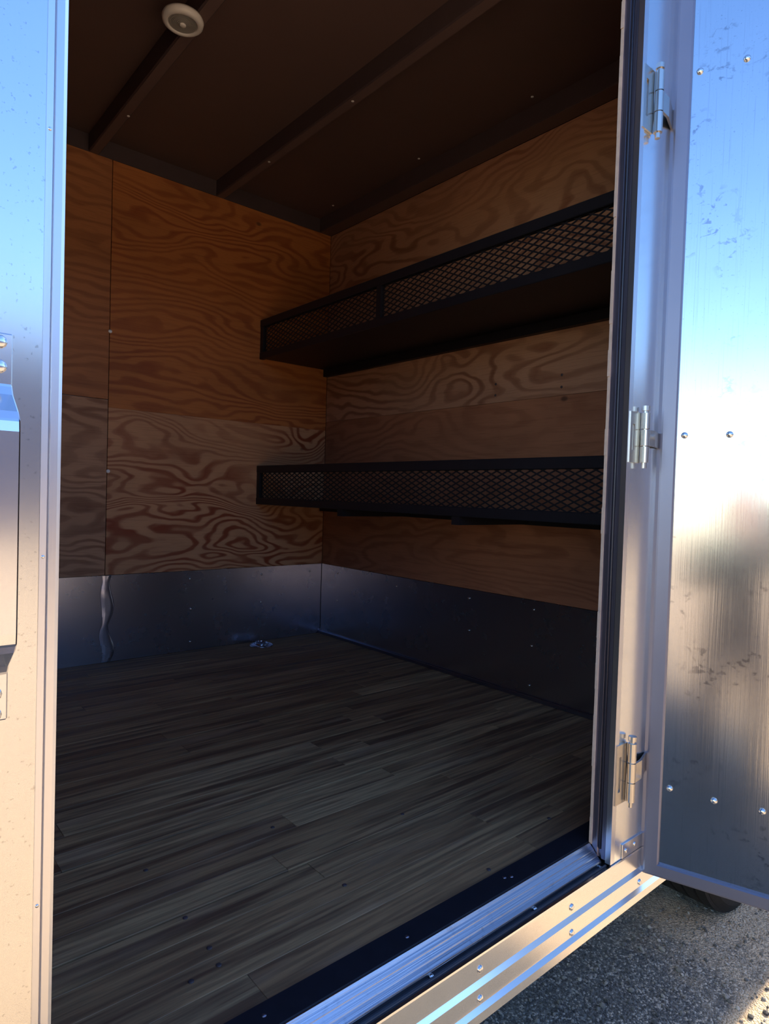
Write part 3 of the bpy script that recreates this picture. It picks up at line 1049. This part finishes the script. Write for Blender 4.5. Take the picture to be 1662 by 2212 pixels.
# ------------------------------------------------------------------ loose gravel
rg = random.Random(3)
m = MB()
ico = bmesh.new()
bmesh.ops.create_icosphere(ico, subdivisions=1, radius=1.0)
iv = [v.co.copy() for v in ico.verts]
ifc = [[v.index for v in f.verts] for f in ico.faces]
ico.free()
V, Fc = [], []
for k in range(5200):
    gx, gy = rg.uniform(0.7, 3.2), rg.uniform(-0.75, 0.9)
    if abs(gx - WXc) < 0.10 and WY0 - 0.01 < gy < WY1 + 0.01:
        continue
    r = rg.uniform(0.0022, 0.0062) * (1.6 if rg.random() < 0.06 else 1)
    rot = Matrix.Rotation(rg.uniform(0, 6.28), 3, (rg.random(), rg.random(), rg.random() + 0.1))
    sx, sy, sz = rg.uniform(0.7, 1.4), rg.uniform(0.7, 1.3), rg.uniform(0.5, 0.9)
    o = len(V)
    for c in iv:
        q = rot @ Vector((c.x * sx, c.y * sy, c.z * sz)) * r
        V.append((gx + q.x, gy + q.y, ZG + r * 0.35 + q.z))
    Fc += [[i + o for i in f] for f in ifc]
me = bpy.data.meshes.new('gravel')
me.from_pydata(V, [], Fc)
me.materials.append(M['stone'])
gv = bpy.data.objects.new('gravel', me)
COL.objects.link(gv)
tag(gv, 'loose grey and tan gravel scattered over the asphalt', 'gravel', 'stuff')

# ------------------------------------------------------------------ photographer holding the phone (seen as a dark reflection in the door)
PHC = CAM - fwd * 0.0075 - up * 0.052
ph = MB()
ph.box(-0.037, 0.037, -0.0760, 0.0760, -0.0038, 0.0038, bev=0.002)
ph.bm.transform(Matrix.Translation(PHC) @ m3.to_4x4())
pho = ph.build('phone', M['phone'])
tag(pho, 'black phone held up in both hands by the photographer', 'phone')

PB = Vector((-0.365, -0.715, ZG))
pf, pl = Vector((0.95, 0.31, 0)).normalized(), Vector((-0.31, 0.95, 0)).normalized()


def L(f, l, z):
    return PB + pf * f + pl * l + Vector((0, 0, z))


verts, edges_, rad = [], [], []


def jv(p, r, par=None):
    verts.append(Vector(p))
    rad.append(r)
    if par is not None:
        edges_.append((par, len(verts) - 1))
    return len(verts) - 1


pel = jv(L(0, 0, 0.74), (0.145, 0.105))
bel = jv(L(0.015, 0, 0.86), (0.130, 0.100), pel)
che = jv(L(0.0, 0, 1.00), (0.148, 0.105), bel)
sho = jv(L(-0.01, 0, 1.105), (0.120, 0.085), che)
nek = jv(L(0.0, 0, 1.175), (0.050, 0.050), sho)
jaw = jv(L(0.025, 0, 1.235), (0.066, 0.070), nek)
fac = jv(L(0.022, 0, 1.305), (0.078, 0.092), jaw)
top = jv(L(0.005, 0, 1.375), (0.070, 0.082), fac)
nos = jv(L(0.118, 0, 1.285), (0.010, 0.010), fac)
for sgn in (1, -1):
    hip = jv(L(0.0, sgn * 0.085, 0.69), (0.085, 0.085), pel)
    kne = jv(L(0.035, sgn * 0.10, 0.385), (0.058, 0.060), hip)
    ank = jv(L(-0.015, sgn * 0.105, 0.075), (0.038, 0.040), kne)
    hel = jv(L(0.02, sgn * 0.108, 0.035), (0.034, 0.034), ank)
    toe = jv(L(0.155, sgn * 0.118, 0.026), (0.030, 0.024), hel)
    ear = jv(L(0.015, sgn * 0.086, 1.295), (0.012, 0.020), fac)
    shl = jv(L(-0.01, sgn * 0.165, 1.085), (0.055, 0.055), sho)
    elb = jv(L(0.09, sgn * 0.215 - 0.03, 0.925), (0.040, 0.040), shl)
    side = right * (-sgn)
    wr_ = jv(PHC + side * 0.070 - fwd * 0.055 - up * 0.075, (0.026, 0.022), elb)
    pal = jv(PHC + side * 0.058 - fwd * 0.026 - up * 0.020, (0.028, 0.018), wr_)
    # thumb behind the phone, four fingers round the edge to its front
    t1_ = jv(PHC + side * 0.034 - fwd * 0.022 - up * 0.002, (0.009, 0.009), pal)
    jv(PHC + side * 0.012 - fwd * 0.014 + up * 0.010, (0.007, 0.007), t1_)
    for k, (uu, ln) in enumerate(((0.012, 0.9), (-0.006, 1.0), (-0.024, 0.95), (-0.041, 0.75))):
        a = jv(PHC + side * 0.058 - fwd * 0.008 + up * uu, (0.0085, 0.0085), pal)
        b = jv(PHC + side * 0.048 + fwd * 0.011 + up * uu, (0.0075, 0.0075), a)
        jv(PHC + side * (0.048 - 0.024 * ln) + fwd * 0.013 + up * (uu + 0.002), (0.0065, 0.0065), b)
me = bpy.data.meshes.new('body_base')
me.from_pydata(verts, edges_, [])
tmp = bpy.data.objects.new('body_base', me)
COL.objects.link(tmp)
sk = tmp.modifiers.new('skin', 'SKIN')
sk.use_smooth_shade = True
sk.branch_smoothing = 0.4
for i, sv in enumerate(me.skin_vertices[0].data):
    sv.radius = rad[i]
    sv.use_root = (i == 0)
tmp.modifiers.new('sub', 'SUBSURF').levels = 2
bpy.context.view_layer.update()
dg = bpy.context.evaluated_depsgraph_get()
bme = bpy.data.meshes.new_from_object(tmp.evaluated_get(dg))
bpy.data.objects.remove(tmp)
bpy.data.meshes.remove(me)
bme.name = 'body'
bme.materials.clear()
for k in ('skin_tone', 'cloth_dark', 'jeans', 'shoe'):
    bme.materials.append(M[k])
for p in bme.polygons:
    p.use_smooth = True
    z = p.center.z - ZG
    dcam = (p.center - PHC).length
    p.material_index = 3 if z < 0.07 else 2 if z < 0.76 else 1 if (z < 1.165 and dcam > 0.16) else 0
person = empty('person', (PB.x, PB.y, ZG))
tag(person, 'person in dark shirt and jeans standing and holding up a phone', 'person')
bme.transform(WORLD['person'].inverted())
bo = bpy.data.objects.new('body', bme)
COL.objects.link(bo)
bo.parent = person
m = MB()
m.lathe([(0.0, 0.098), (0.05, 0.088), (0.085, 0.055), (0.098, 0.0), (0.094, -0.05), (0.080, -0.115), (0.055, -0.120)], (0, 0, 0), n=20)
m.bm.transform(Matrix.Translation(L(-0.022, 0, 1.335)))
m.build('hair', M['hair'], person, smooth=True)
for sgn in (1, -1):
    m = MB()
    bmesh.ops.create_uvsphere(m.bm, u_segments=10, v_segments=8, radius=0.011)
    m.bm.transform(Matrix.Translation(L(0.098, sgn * 0.032, 1.312)))
    m.build('eye', M['white'], person, smooth=True)

# ------------------------------------------------------------------ low building across the lot (seen only in the metal)
m = MB()
m.box(-16, 46, -24.0, -18.0, ZG, 4.2)
bd = m.build('building', M['building'])
tag(bd, 'long low painted block building across the gravel lot', 'building', 'structure')
m = MB()
m.box(-16.3, 46.3, -24.3, -17.6, 4.2, 4.5)
m.build('roof_edge', M['roof'], bd)
for i in range(10):
    m = MB()
    m.box(-13 + i * 5.8, -9.6 + i * 5.8, -18.0, -17.94, ZG, 2.6)
    m.build('shutter', M['shutter'], bd)
